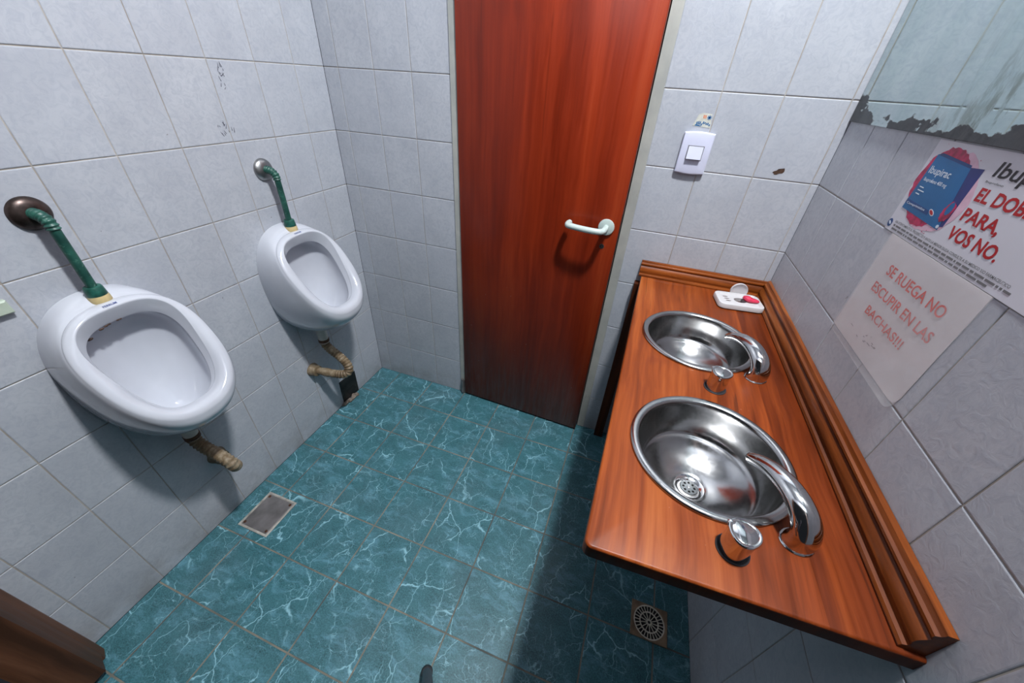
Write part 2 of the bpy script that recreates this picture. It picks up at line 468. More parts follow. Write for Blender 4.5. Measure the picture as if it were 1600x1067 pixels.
LIFT = 0.0016
zs = lines(0, 0.2, 0, ZC)
mb = MB(); tiled(mb, (-LIFT, 0, 0), (0, -1, 0), (0, 0, 1), (1, 0, 0), lines(0.1343, 0.14968, 0, -YF), zs, 0.0024, 0.0022, LIFT)
wall_left = tag(mb.build('wall_left', [M['tile'], M['grout']], smooth=False), kind='structure')
mb = MB()
DL, DR, DH = 0.508, 1.178, 2.06
tiled(mb, (0, LIFT, 0), (1, 0, 0), (0, 0, 1), (0, -1, 0), [0, 0.0619, 0.2111, 0.3603, DL], zs, 0.0024, 0.0022, LIFT)
tiled(mb, (0, LIFT, 0), (1, 0, 0), (0, 0, 1), (0, -1, 0), [DR, 1.3290, 1.4810, 1.6330, W], zs, 0.0024, 0.0022, LIFT)
tiled(mb, (0, LIFT, 0), (1, 0, 0), (0, 0, 1), (0, -1, 0), [DL, 0.6587, 0.8079, 0.9571, 1.1063, DR], [DH, 2.2, 2.4, 2.6, 2.8, ZC], 0.0024, 0.0022, LIFT)
wall_back = tag(mb.build('wall_back', [M['tile'], M['grout']], smooth=False), kind='structure')
mb = MB(); tiled(mb, (W + LIFT, 0, 0), (0, -1, 0), (0, 0, 1), (-1, 0, 0), lines(0.1449, 0.15146, 0, -YF), zs, 0.0024, 0.0022, LIFT)
wall_right = tag(mb.build('wall_right', [M['tile'], M['grout']], smooth=False), kind='structure')
mb = MB(); tiled(mb, (0, YF - LIFT, 0), (1, 0, 0), (0, 0, 1), (0, 1, 0), lines(0.05, 0.15, 0, W), [2.14, 2.2, 2.4, 2.6, 2.8, ZC], 0.0024, 0.0022, LIFT)
wall_front = tag(mb.build('wall_front', [M['tile'], M['grout']], smooth=False), kind='structure')
mb = MB(); tiled(mb, (0, 0, -0.0012), (1, 0, 0), (0, -1, 0), (0, 0, 1), lines(0.12256, 0.20322, 0, W), lines(0.18376, 0.20249, -0.10, -YF), 0.0046, 0.0012, 0.0008)
floor = tag(mb.build('floor', [M['floor_tile'], M['floor_grout']], smooth=False), kind='structure')
mb = MB(); mb.box((-0.05, YF - 0.05, ZC), (W + 0.05, 0.12, ZC + 0.05))
tag(mb.build('ceiling', M['plaster'], smooth=False), kind='structure')

# ------------------------------------------------------------------ door and its frame
mb = MB()
mb.box((DL, -0.004, 0.003), (0.531, 0.10, DH)); mb.box((1.147, -0.003, 0.003), (DR, 0.10, DH)); mb.box((0.531, -0.004, DH - 0.028), (1.147, 0.10, DH))
fr = tag(mb.build('trim_1', M['frame'], smooth=False), kind='structure')
mb = MB(); mb.box((0.531, 0.094, 0.0), (1.147, 0.10, DH - 0.028))  # unseen black sheet added behind the leaf to block light leaks
tag(mb.build('light_leak_blocker', M['black'], fr, smooth=False))
LW, LT, LH = 0.610, 0.034, 2.018
ang = math.radians(2.45)
door = None
mb = MB()
def bevbox(mb, a, b, r):
    x0, y0, z0 = a; x1, y1, z1 = b
    rings = []
    for (d, y) in ((r, y0), (0, y0 + r), (0, y1 - r), (r, y1)):
        rings.append([(x0 + d, y, z0 + d), (x1 - d, y, z0 + d), (x1 - d, y, z1 - d), (x0 + d, y, z1 - d)])
    mb.loft(rings, True, True, True)
bevbox(mb, (0, -LT, 0), (LW, 0, LH), 0.0025)
door = tag(mb.build('door_1', M['door_wood'], origin=(0, 0, 0), angle=60), kind='structure')
WORLD[door.name] = (0, 0, 0)
HX, HZ = 0.566, 0.996
# lever handle with its round rose
mb = MB(); mb.lathe([(0.0, 0.0), (0.0265, 0.0), (0.0275, 0.003), (0.0265, 0.007), (0.022, 0.0085), (0.013, 0.009)], (HX, -LT, HZ), '-y', 40, True, True)
rose = tag(mb.build('handle_rose', M['handle_plastic'], door), 'pale grey-green round rose behind the lever')
pp = catmull([(HX, -LT - 0.006, HZ), (HX, -LT - 0.035, HZ), (HX - 0.006, -LT - 0.058, HZ - 0.001), (HX - 0.026, -LT - 0.066, HZ - 0.001), (HX - 0.07, -LT - 0.066, HZ), (HX - 0.106, -LT - 0.061, HZ + 0.001), (HX - 0.122, -LT - 0.054, HZ + 0.001), (HX - 0.126, -LT - 0.036, HZ + 0.001), (HX - 0.124, -LT - 0.022, HZ + 0.001)], 7)
mb = MB(); mb.tube(pp, 0.0098, 18)
tag(mb.build('door_handle', M['handle_plastic'], door), 'pale grey-green bent lever handle')
mb = MB(); mb.lathe([(0.0075, 0.0), (0.0085, 0.0008), (0.0085, 0.0012), (0.0070, 0.0012)], (HX - 0.003, -LT, 0.927), '-y', 24, True, False)
kh = tag(mb.build('keyhole', M['old_chrome'], door), 'round keyhole below the lever')
mb = MB(); mb.lathe([(0.0072, 0.0016), (0.0001, 0.0016)], (HX - 0.003, -LT, 0.927), '-y', 24)
mb.build('keyhole_opening', M['black'], kh)
mb = MB(); mb.box((LW - 0.002, -0.022, 0.90), (LW + 0.001, -0.010, 1.04)); tag(mb.build('latch_plate', M['dark_plate'], door, smooth=False))
# bottom hinge
mb = MB(); mb.tube([(-0.012, -LT - 0.001, 0.0), (-0.012, -LT - 0.001, 0.085)], 0.007, 14); mb.sphere((-0.012, -LT - 0.001, 0.089), 0.006); mb.box((-0.02, -LT + 0.004, 0.005), (0.02, -LT + 0.006, 0.08))
tag(mb.build('hinge', M['cover_metal'], door), 'worn metal hinge at the foot of the door')
door.rotation_euler = (0, 0, -ang); door.location = (0.535, 0.022, 0.008)

# wooden jamb of the doorway at the lower left
mb = MB()
mb.prism([(0.0, -1.368, 0.002), (0.040, -1.368, 0.002), (0.066, -1.380, 0.002), (0.066, YF, 0.002), (0.0, YF, 0.002)], (0, 0, 2.1))
mb.prism([(0.066, -1.378, 0.028), (0.119, -1.396, 0.028), (0.121, YF, 0.028), (0.066, YF, 0.028)], (0, 0, 2.07))
mb.box((0.0, -1.455, 2.1), (W, YF, 2.14)); mb.box((W - 0.05, -1.455, 0.0), (W, YF, 2.1))
tag(mb.build('trim_2', M['jamb_wood'], smooth=False), 'brown wooden door jamb at the lower left corner', None, kind='structure')

# dark scribbles and chips on the tiles (marks of the walls themselves)
rnd = random.Random(3)
mb = MB()
for (cy, cz, n) in ((-0.402, 1.378, 9), (-0.414, 1.345, 4), (-0.455, 1.236, 9), (-0.43, 1.232, 5)):
    for k in range(n):
        y = cy + rnd.uniform(-0.012, 0.012); z = cz + rnd.uniform(-0.014, 0.014); a = rnd.uniform(0.6, 2.4); l = rnd.uniform(0.002, 0.007); w = 0.0009
        d = Vector((0, math.cos(a), math.sin(a))); q = Vector((0, -math.sin(a), math.cos(a)))
        c = Vector((0.0003, y, z)); mb.prism([c - d * l - q * w, c + d * l - q * w * 0.3, c + d * l + q * w * 0.3, c - d * l + q * w], (0.0002, 0, 0))
tag(mb.build('ink_mark', M['mark'], wall_left, smooth=False), 'dark scribbled pen marks')
mb = MB()
c = Vector((1.5413, -0.0003, 1.223)); pts = []
for k in range(14):
    a = 2 * PI * k / 14; r = rnd.uniform(0.7, 1.15)
    pts.append(c + Vector((0.016 * r * math.cos(a), 0, 0.008 * r * math.sin(a) + 0.004 * math.cos(a))))
mb.prism(pts, (0, -0.0003, 0))
tag(mb.build('chip', M['stain'], wall_back, smooth=False), 'dark brown chip in the tile')

# ------------------------------------------------------------------ urinals
def ucurve(xt, zt, xl, zl, a, b, n, yc, N=88):
    out = []
    for k in range(N):
        t = 2 * PI * k / N; c, s_ = math.cos(t), math.sin(t)
        cs = math.copysign(abs(c) ** (2 / n), c); ss = math.copysign(abs(s_) ** (2 / n), s_)
        tt = 0.5 - 0.5 * cs
        out.append(Vector((xt + (xl - xt) * tt, yc + a * ss * (1 + b * cs), zt + (zl - zt) * tt)))
    return out
UY = -0.930
def make_urinal():
    root = empty('urinal', (0, UY, 0.55))
    P = [(0.0006, 0.939, 0.0006, 0.525, 0.137, 0.07, 2.35),
         (0.020, 0.938, 0.060, 0.523, 0.140, 0.07, 2.35),
         (0.035, 0.935, 0.142, 0.543, 0.141, 0.07, 2.35),
         (0.045, 0.929, 0.214, 0.583, 0.139, 0.075, 2.35),
         (0.050, 0.9235, 0.246, 0.618, 0.1370, 0.08, 2.35),
         (0.055, 0.920, 0.251, 0.643, 0.1335, 0.08, 2.4),
         (0.060, 0.9205, 0.249, 0.655, 0.1295, 0.10, 2.45),
         (0.067, 0.9210, 0.242, 0.6645, 0.1200, 0.13, 2.55),
         (0.0745, 0.9190, 0.229, 0.6690, 0.1090, 0.16, 2.75),
         (0.0815, 0.9155, 0.2145, 0.6680, 0.1010, 0.18, 2.95),
         (0.0835, 0.9130, 0.2110, 0.6660, 0.0990, 0.185, 2.95),
         (0.0832, 0.9090, 0.2090, 0.6640, 0.0982, 0.185, 2.95),
         (0.0770, 0.8930, 0.2050, 0.6605, 0.0945, 0.19, 2.85),
         (0.0700, 0.8770, 0.2010, 0.6575, 0.0905, 0.19, 2.8),
         (0.0670, 0.8745, 0.1995, 0.6560, 0.0905, 0.185, 2.8),
         (0.0550, 0.8735, 0.1955, 0.6490, 0.0935, 0.17, 2.8),
         (0.0310, 0.8660, 0.1880, 0.6360, 0.0985, 0.15, 2.65),
         (0.0220, 0.8400, 0.1700, 0.6120, 0.0970, 0.13, 2.5),
         (0.0200, 0.7950, 0.1420, 0.5900, 0.0850, 0.10, 2.3),
         (0.0240, 0.7400, 0.1150, 0.5800, 0.0640, 0.06, 2.2),
         (0.0340, 0.6850, 0.0920, 0.5850, 0.0380, 0.0, 2.0),
         (0.0480, 0.6450, 0.0760, 0.5960, 0.0120, 0.0, 2.0)]
    PV = [Vector(p) for p in P]
    rings = [ucurve(*q, UY) for q in catmull(PV, 4)]
    mb = MB(); mb.loft(rings, True, True, True)
    body = mb.build('basin', M['porcelain'], root, angle=60)
    # maker's mark
    # outlet spigot
    mb = MB(); mb.lathe([(0.0215, 0.545), (0.0215, 0.52), (0.0200, 0.515), (0.0200, 0.440), (0.016, 0.440)], (0.052, UY, 0), 'z', 28)
    tag(mb.build('outlet', M['spigot'], root), 'grey-white plastic outlet')
    return root, body
ur, ubody = make_urinal()
tag(ur, 'white porcelain wall urinal nearest the camera, brown flecks under its rim', 'urinal', 'wall urinals')
FAR = Vector((0, 0.559, 0))

def text_mesh(body, name, mat, parent, O, U, V, w, h, shear=0.0, lift=0.0, bold=0.0):
    """flat lettering in a w x h box whose lower left corner is O, running along U, upright along V"""
    cu = bpy.data.curves.new(name, 'FONT'); cu.body = body; cu.size = 1.0; cu.extrude = 0.0; cu.shear = shear; cu.resolution_u = 3; cu.offset = bold
    to = bpy.data.objects.new('tmp_text', cu); C.objects.link(to)
    dg = bpy.context.evaluated_depsgraph_get(); dg.update()
    me = bpy.data.meshes.new_from_object(to.evaluated_get(dg))
    xs = [v.co.x for v in me.vertices]; ys = [v.co.y for v in me.vertices]
    x0, x1 = min(xs), max(xs); y0 = 0.0 if h > 0 else min(ys); y1 = 0.729 if h > 0 else max(ys); h = abs(h)
    U, V, O = Vector(U).normalized(), Vector(V).normalized(), Vector(O); N = U.cross(V)
    po = Vector(WORLD[parent.name]) if parent else Vector((0, 0, 0))
    for v in me.vertices:
        p = O + U * ((v.co.x - x0) / (x1 - x0) * w) + V * ((v.co.y - y0) / (y1 - y0) * h) + N * lift
        v.co = p - po
    bpy.data.objects.remove(to); bpy.data.curves.remove(cu)
    me.materials.clear(); me.materials.append(mat); me.name = name
    o = bpy.data.objects.new(name, me); C.objects.link(o); o.parent = parent; WORLD[o.name] = tuple(po)
    return o
# maker's mark on the rim above the opening
text_mesh('FERRUM', 'printed_mark', M['logo_blue'], ubody, (0.0808, UY - 0.014, 0.9163), (0, 1, 0), (-0.9, 0, 0.45), 0.027, 0.0060, lift=0.0012, bold=0.01)
ur2 = dup(ur, FAR, 'white porcelain wall urinal nearer the door corner')
# rust flecks under the rim of the near one
mb = MB()
for (t, s_) in ((-0.75, 1.0), (-0.42, 0.8), (-0.30, 0.7), (-0.22, 0.6), (0.0, 0.55), (0.06, 0.5)):
    c = Vector((0.0690, UY + t * 0.085, 0.8735 - 0.030 * t * t))
    mb.sphere(c, 0.0042 * s_, 0.5, 1.6, 0.8, 8, 6)
tag(mb.build('rust_fleck', M['stain'], ubody), 'brown rust flecks')

def corrugated(pts, r, amp, k=10, step=0.0045):
    pp = catmull(pts, k); L = 0; rad = [r]
    for i in range(1, len(pp)):
        L += (pp[i] - pp[i - 1]).length; rad.append(r + amp * math.sin(2 * PI * L / step))
    return pp, rad

def flush_pipe(yc, zf, flange_mat, label, sy):
    root = empty('flush_pipe', (0, yc, zf))
    mb = MB(); mb.lathe([(0.034, 0.0005), (0.0335, 0.004), (0.030, 0.009), (0.022, 0.0135), (0.0115, 0.0155)], (0, yc, zf), 'x', 44, True, True)
    mb.build('flange', flange_mat, root)
    pp, rad = corrugated([(0.006, yc, zf), (0.016, yc + 0.001, zf + 0.001), (0.034, yc + 0.002 * sy, zf - 0.003), (0.044, yc + 0.003 * sy, zf - 0.013), (0.046, yc + 0.003 * sy, zf - 0.028)], 0.0112, 0.0011, 16, 0.0068)
    mb = MB(); mb.tube(pp, rad, 18)
    tag(mb.build('elbow', M['pipe'], root), 'ribbed light green elbow')
    mb = MB(); mb.tube([(0.046, yc + 0.003 * sy, zf - 0.026), (0.046, yc + 0.003 * sy, zf - 0.09), (0.044, yc + 0.003 * sy, 0.946)], 0.0095, 18)
    mb.build('pipe', M['pipe'], root)
    cy = yc + 0.003 * sy
    mb = MB(); mb.lathe([(0.0112, 0.957), (0.0155, 0.957), (0.0170, 0.954), (0.0190, 0.936), (0.0185, 0.934)], (0.044, cy, 0), 'z', 32, True, True)
    mb.build('connector', M['connector_green'], root)
    mb = MB(); mb.lathe([(0.0188, 0.936), (0.0203, 0.929), (0.0208, 0.922), (0.0200, 0.916), (0.012, 0.914)], (0.044, cy, 0), 'z', 32, True, True)
    tag(mb.build('sealing_ring', M['connector_cream'], root), 'yellowed cream sealing ring')
    return tag(root, label, 'pipe', 'flush pipes above the urinals')
flush_pipe(-0.930, 1.117, M['brown_chrome'], 'green flush pipe with dark brown wall flange, over the nearest urinal', 1)
flush_pipe(-0.366, 1.114, M['old_chrome'], 'green flush pipe with grey metal wall flange, over the urinal by the corner', 1)

def drain_hose(yc, pts, label, dy):
    root = empty('drain_hose', (0, yc, pts[-1][2]))
    pp, rad = corrugated(pts, 0.0178, 0.0016, 12, 0.0115)
    mb = MB(); mb.tube(pp, rad, 20); mb.build('hose', M['hose'], root)
    a = Vector(pts[0]); mb = MB(); mb.lathe([(0.0195, 0.008), (0.0215, 0.007), (0.0215, -0.006), (0.0195, -0.007)], a, 'z', 28)
    tag(mb.build('clamp', M['rust'], root), 'dark rusty clamp ring')
    e = Vector(pts[-1]); mb = MB(); mb.lathe([(0.030, 0.0005), (0.029, 0.006), (0.026, 0.014), (0.024, 0.030), (0.019, 0.032)], (0, e.y, e.z), 'x', 32, True, True)
    mb.build('wall_flange', M['hose'], root)
    return tag(root, label, 'hose', 'drain hoses under the urinals')
y = UY
drain_hose(y, [(0.052, y, 0.448), (0.054, y, 0.425), (0.075, y + 0.002, 0.402), (0.115, y + 0.004, 0.386), (0.148, y + 0.006, 0.370), (0.160, y + 0.010, 0.345), (0.140, y + 0.020, 0.318), (0.09, y + 0.032, 0.295), (0.004, y + 0.045, 0.275)],
           'short stained ribbed hose under the nearest urinal', 0)
y = UY + FAR.y
drain_hose(y, [(0.052, y, 0.450), (0.056, y, 0.425), (0.080, y, 0.402), (0.118, y, 0.378), (0.150, y - 0.002, 0.346), (0.156, y - 0.010, 0.318), (0.138, y - 0.024, 0.306), (0.10, y - 0.036, 0.305), (0.004, y - 0.056, 0.312)],
           'brown stained ribbed hose looping to the wall under the corner urinal', 0)

# ------------------------------------------------------------------ low wall opening, floor plate, floor drain, pale plate
root = empty('wall_access_plate', (0, -0.262, 0.02))
mb = MB(); bev = [(0.0008, 0.0), (0.003, 0.001)]
poly = lambda d, x: [(x, -0.317 + d, 0.012 + d), (x, -0.207 - d, 0.004 + d), (x, -0.205 - d, 0.132 - d), (x, -0.315 + d, 0.140 - d)]
mb.loft([poly(0, 0.0003), poly(0.0, 0.003), poly(0.004, 0.0036), poly(0.008, 0.0020)], True, True, True)
mb.build('plate', M['dark_plate'], root, smooth=False)
mb = MB(); pts = []
for k in range(16):
    a = 2 * PI * k / 16; r = rnd.uniform(0.7, 1.2); pts.append(Vector((0.0022, -0.250 + 0.030 * r * math.cos(a), 0.040 + 0.020 * r * math.sin(a))))
mb.prism(pts, (0.0010, 0, 0)); tag(mb.build('hole', M['black'], root, smooth=False), 'ragged black hole')
mb = MB()
for k in range(26):
    mb.sphere((rnd.uniform(0.006, 0.020), rnd.uniform(-0.335, -0.235), rnd.uniform(0.003, 0.010)), rnd.uniform(0.005, 0.011), rnd.uniform(.7, 1.3), rnd.uniform(.8, 1.5), rnd.uniform(.5, 1), 7, 5)
tag(mb.build('rubble', M['cement'], root, smooth=False), 'crumbled pale cement')
tag(root, 'small dark square plate with a ragged hole low on the left wall', 'plate')

root = empty('floor_cover_plate', (0.13, -0.896, 0))
def rect(x0, x1, y0, y1, z, d): return [(x0 + d, y0 + d, z), (x1 - d, y0 + d, z), (x1 - d, y1 - d, z), (x0 + d, y1 - d, z)]
mb = MB(); a = (0.064, 0.197, -0.968, -0.825)
mb.loft([rect(*a, 0.0002, 0), rect(*a, 0.0028, 0), rect(*a, 0.0034, 0.001), rect(*a, 0.0034, 0.0065), rect(*a, 0.0012, 0.0072)], True, True, True)
mb.build('rim', M['cover_frame'], root, smooth=False)
mb = MB(); mb.loft([rect(*a, 0.0012, 0.0085), rect(*a, 0.0024, 0.009), rect(*a, 0.0030, 0.011)], True, True, True)
mb.build('cover', M['cover_metal'], root, smooth=False)
for (sx, sy) in ((0.080, -0.842), (0.181, -0.842), (0.080, -0.951), (0.181, -0.951)):
    mb = MB(); mb.lathe([(0.0055, 0.0028), (0.0052, 0.0040), (0.0025, 0.0046)], (sx, sy, 0), 'z', 14, True, True); mb.build('screw', M['rust'], root)
tag(root, 'square worn metal cover plate screwed into the green floor by the left wall', 'floor plate')

root = empty('floor_drain', (1.530, -0.743, 0))
cx, cy = 1.530, -0.743
mb = MB(); a = (1.474, 1.586, -0.794, -0.692)
mb.loft([rect(*a, 0.0002, 0), rect(*a, 0.003, 0), rect(*a, 0.0038, 0.0012)], True, True, False)
n = 64; ring = [(cx + 0.047 * math.cos(2 * PI * k / n), cy + 0.047 * math.sin(2 * PI * k / n), 0.0038) for k in range(n)]
sq = []
for k in range(n):
    t = 2 * PI * k / n; c_, s_ = math.cos(t), math.sin(t); q = 1 / max(abs(c_) / 0.0548, abs(s_) / 0.0498)
    sq.append((cx + q * c_, cy + q * s_, 0.0038))
mb.loft([sq, ring, [(p[0], p[1], 0.0012) for p in ring]], True, False, True)
mb.build('plate', M['drain_plate'], root, smooth=False)
mb = MB(); mb.lathe([(0.0465, 0.0014), (0.0001, 0.0014)], (cx, cy, 0), 'z', 48); mb.build('sump', M['black'], root)
mb = MB()
for (r0, r1) in ((0.0445, 0.0480), (0.0265, 0.0300), (0.0045, 0.0085)):
    mb.lathe([(r0, 0.0016), (r1, 0.0016), (r1, 0.0046), (r0, 0.0046), (r0, 0.0016)], (cx, cy, 0), 'z', 56)
for (r0, r1, n, w, ph) in ((0.0290, 0.0455, 26, 0.0011, 0.05), (0.0080, 0.0275, 13, 0.0011, 0.0)):
    for k in range(n):
        t = 2 * PI * k / n + ph; d = Vector((math.cos(t), math.sin(t), 0)); q = Vector((-d.y, d.x, 0)); o = Vector((cx, cy, 0.0018))
        mb.prism([o + d * r0 - q * w, o + d * r1 - q * w, o + d * r1 + q * w, o + d * r0 + q * w], (0, 0, 0.0026))
tag(mb.build('grate', M['drain_grate'], root, smooth=False), 'round pale wheel-patterned grate')
tag(root, 'square brown floor drain with round pale grate under the counter', 'drain')

mb = MB(); a_ = [(0.0004, -1.130, 0.945), (0.0004, -1.0455, 0.944), (0.0004, -1.0465, 0.973), (0.0004, -1.130, 0.973)]
mb.loft([a_, [(0.010, y_, z_) for (_, y_, z_) in a_], [(0.013, y_ + (0.003 if y_ < -1.1 else -0.003), z_ + (0.003 if z_ < 0.95 else -0.003)) for (_, y_, z_) in a_]], True, True, True)
tag(mb.build('wall_plate', M['pale_green_plate'], None, (0, -1.088, 0.944), smooth=False), 'small pale green plate on the left wall at the picture edge', 'plate')

# ------------------------------------------------------------------ washbasin counter
X0A, X0B, Y0, Y1 = 1.2318, 1.2535, -1.036, -0.001     # left edge at the near end / back end
root = empty('washbasin_counter', (1.25, -0.02, 0.0)); counter = root
SINK = ((1.422, -0.7805), (1.422, -0.381))
def outline(d, rc=0.012, k=5):
    x0a, x0b, x1, y0, y1 = X0A + d, X0B + d, W - 0.0008, Y0 + d, Y1; yr = y0 + 0.012
    pts = []
    r = max(rc - d, 0.002)
    for i in range(k + 1):
        t = PI + PI / 2 * i / k; pts.append((x0a + r + r * math.cos(t), y0 + r + r * math.sin(t)))
    pts += [(x1, yr), (x1, y1), (x0b, y1)]
    return pts
def slab(mb, z0, z1, rad, holes, hr):
    bm = bmesh.new()
    prof = [(rad * 0.5, z0), (0.0, z0 + rad * 0.5)] + [(rad * (1 - math.cos(t)), z1 - rad + rad * math.sin(t)) for t in (0, PI / 8, PI / 4, 3 * PI / 8, PI / 2)]
    rings = [[bm.verts.new((x, y, z)) for (x, y) in outline(d)] for (d, z) in prof]
    n = len(rings[0])
    for a, b in zip(rings[:-1], rings[1:]):
        for i in range(n): bm.faces.new((a[i], a[(i + 1) % n], b[(i + 1) % n], b[i]))
    hl = []
    for (hx, hy) in holes:
        lo = [bm.verts.new((hx + hr * math.cos(2 * PI * k / 48), hy + hr * math.sin(2 * PI * k / 48), z0)) for k in range(48)]
        hi = [bm.verts.new((v.co.x, v.co.y, z1)) for v in lo]
        for i in range(48): bm.faces.new((lo[i], lo[(i + 1) % 48], hi[(i + 1) % 48], hi[i]))
        hl.append((lo, hi))
    for ring, idx in ((rings[-1], 1), (rings[0], 0)):
        es = []
        for loop in [ring] + [h[idx] for h in hl]:
            for i in range(len(loop)):
                a, b = loop[i], loop[(i + 1) % len(loop)]
                es.append(bm.edges.get((a, b)) or bm.edges.new((a, b)))
        bmesh.ops.triangle_fill(bm, use_beauty=True, edges=es)
    bm.verts.index_update()
    mb.add([tuple(v.co) for v in bm.verts], [[v.index for v in f.verts] for f in bm.faces]); bm.free()
mb = MB(); slab(mb, ZT - 0.029, ZT, 0.0045, SINK, 0.131)
for q_, f_ in enumerate(mb.f):
    a_, b_, c_ = (Vector(mb.v[k_]) for k_ in f_[:3]); n_ = (b_ - a_).cross(c_ - a_)
    if n_.length > 0 and abs(n_.normalized().y) > 0.85 and sum(mb.v[k_][1] for k_ in f_) / len(f_) < -1.0: mb.mi[q_] = 1
top = mb.build('countertop', [M['counter_wood'], M['dark_wood']], root, origin=(1.23, -1.036, ZT), angle=30)
# moulded wooden upstand along the two walls: profile (distance from wall, height)
prof = [(0.0, 0.0), (0.029, 0.0), (0.030, 0.004), (0.028, 0.008), (0.0235, 0.010), (0.0225, 0.014), (0.0245, 0.020), (0.0235, 0.027), (0.019, 0.034), (0.0155, 0.038), (0.0165, 0.041), (0.0185, 0.044), (0.0180, 0.048), (0.0135, 0.050), (0.0115, 0.053), (0.0105, 0.0565), (0.0, 0.0565)]
mb = MB(); yn = -1.017
mb.loft([[(W - 0.0006 - d, yn, ZT + h) for d, h in prof], [(W - 0.0006 - d, -0.0012 - d, ZT + h) for d, h in prof]], True, True, True)
tag(mb.build('upstand', M['mold_wood'], root, origin=(W, -1.03, ZT), angle=25), 'moulded brown upstand along the right wall')
mb = MB(); xn = 1.243
mb.loft([[(xn, -0.0012 - d * 0.85, ZT + h * 0.92) for d, h in prof], [(W - 0.0006 - d, -0.0012 - d * 0.85, ZT + h * 0.92) for d, h in prof]], True, True, True)
tag(mb.build('upstand', M['mold_wood_x'], root, origin=(1.243, 0, ZT), angle=25), 'moulded brown upstand along the back wall')
mb = MB(); mb.box((1.236, -0.034, 0.001), (1.275, -0.001, ZT - 0.0292)); tag(mb.build('support_leg', M['dark_wood'], root, smooth=False), 'dark wooden support against the back wall')
mb = MB(); mb.box((1.30, -0.03, ZT - 0.075), (W - 0.02, -0.003, ZT - 0.0295)); mb.build('cleat', M['dark_wood'], root, smooth=False)
tag(root, 'orange-brown varnished wooden counter with two steel basins along the right wall', 'counter')

# steel basins
def make_sink(c):
    root = empty('wash_basin', (c[0], c[1], ZT))
    z = ZT
    prof = [(0.1425, 0.0006), (0.1440, 0.0022), (0.1432, 0.0045), (0.1400, 0.0062), (0.1350, 0.0064), (0.1305, 0.0050), (0.1275, 0.0010), (0.1262, -0.006), (0.1245, -0.022), (0.1215, -0.040), (0.1165, -0.056), (0.1110, -0.067), (0.1060, -0.0725), (0.1000, -0.0765), (0.0880, -0.0870), (0.0720, -0.0975), (0.0520, -0.1065), (0.0300, -0.1115), (0.0295, -0.1135)]
    rp = [(p.x, p.y + z) for p in catmull([Vector((r, h, 0)) for r, h in prof], 3)]
    mb = MB(); mb.lathe(rp, (c[0], c[1], 0), 'z', 72)
    o = mb.build('bowl', M['steel'], root, angle=50)
    md = o.modifiers.new('thickness', 'SOLIDIFY'); md.thickness = 0.0008; md.offset = 1
    zd = z - 0.1128
    mb = MB(); mb.lathe([(0.0292, zd - 0.004), (0.0300, zd + 0.0006), (0.0285, zd + 0.0016), (0.0200, zd + 0.0002), (0.0170, zd - 0.0025), (0.0165, zd - 0.006)], (c[0], c[1], 0), 'z', 40)
    dr = mb.build('drain_ring', M['chrome'], root)
    # strainer with a ring of holes
    bm = bmesh.new()
    outer = [bm.verts.new((0.0168 * math.cos(2 * PI * k / 40), 0.0168 * math.sin(2 * PI * k / 40), 0)) for k in range(40)]
    es = [bm.edges.new((outer[i], outer[(i + 1) % 40])) for i in range(40)]
    for k in range(8):
        a = 2 * PI * k / 8; hx, hy = 0.0108 * math.cos(a), 0.0108 * math.sin(a)
        lp = [bm.verts.new((hx + 0.0024 * math.cos(2 * PI * j / 10), hy + 0.0024 * math.sin(2 * PI * j / 10), 0)) for j in range(10)]
        es += [bm.edges.new((lp[i], lp[(i + 1) % 10])) for i in range(10)]
    bmesh.ops.triangle_fill(bm, use_beauty=True, edges=es)
    bmesh.ops.solidify(bm, geom=bm.faces[:], thickness=0.001)
    bm.verts.index_update()
    mb = MB(); mb.add([(v.co.x + c[0], v.co.y + c[1], v.co.z + zd - 0.0022) for v in bm.verts], [[v.index for v in f.verts] for f in bm.faces]); bm.free()
    mb.lathe([(0.0032, zd - 0.002), (0.0028, zd - 0.0005), (0.0012, zd + 0.0003)], (c[0], c[1], 0), 'z', 12, True, True)
    mb.build('strainer', M['steel'], root, smooth=False)
    mb = MB(); mb.lathe([(0.0166, zd - 0.0055), (0.0001, zd - 0.0055)], (c[0], c[1], 0), 'z', 24); mb.build('waste', M['black'], root)
    return root
sk = make_sink(SINK[0]); tag(sk, 'round stainless steel basin at the near end of the counter', 'wash basin', 'steel wash basins')
dup(sk, (0, SINK[1][1] - SINK[0][1], 0), 'round stainless steel basin at the back end of the counter, by the soap dish')

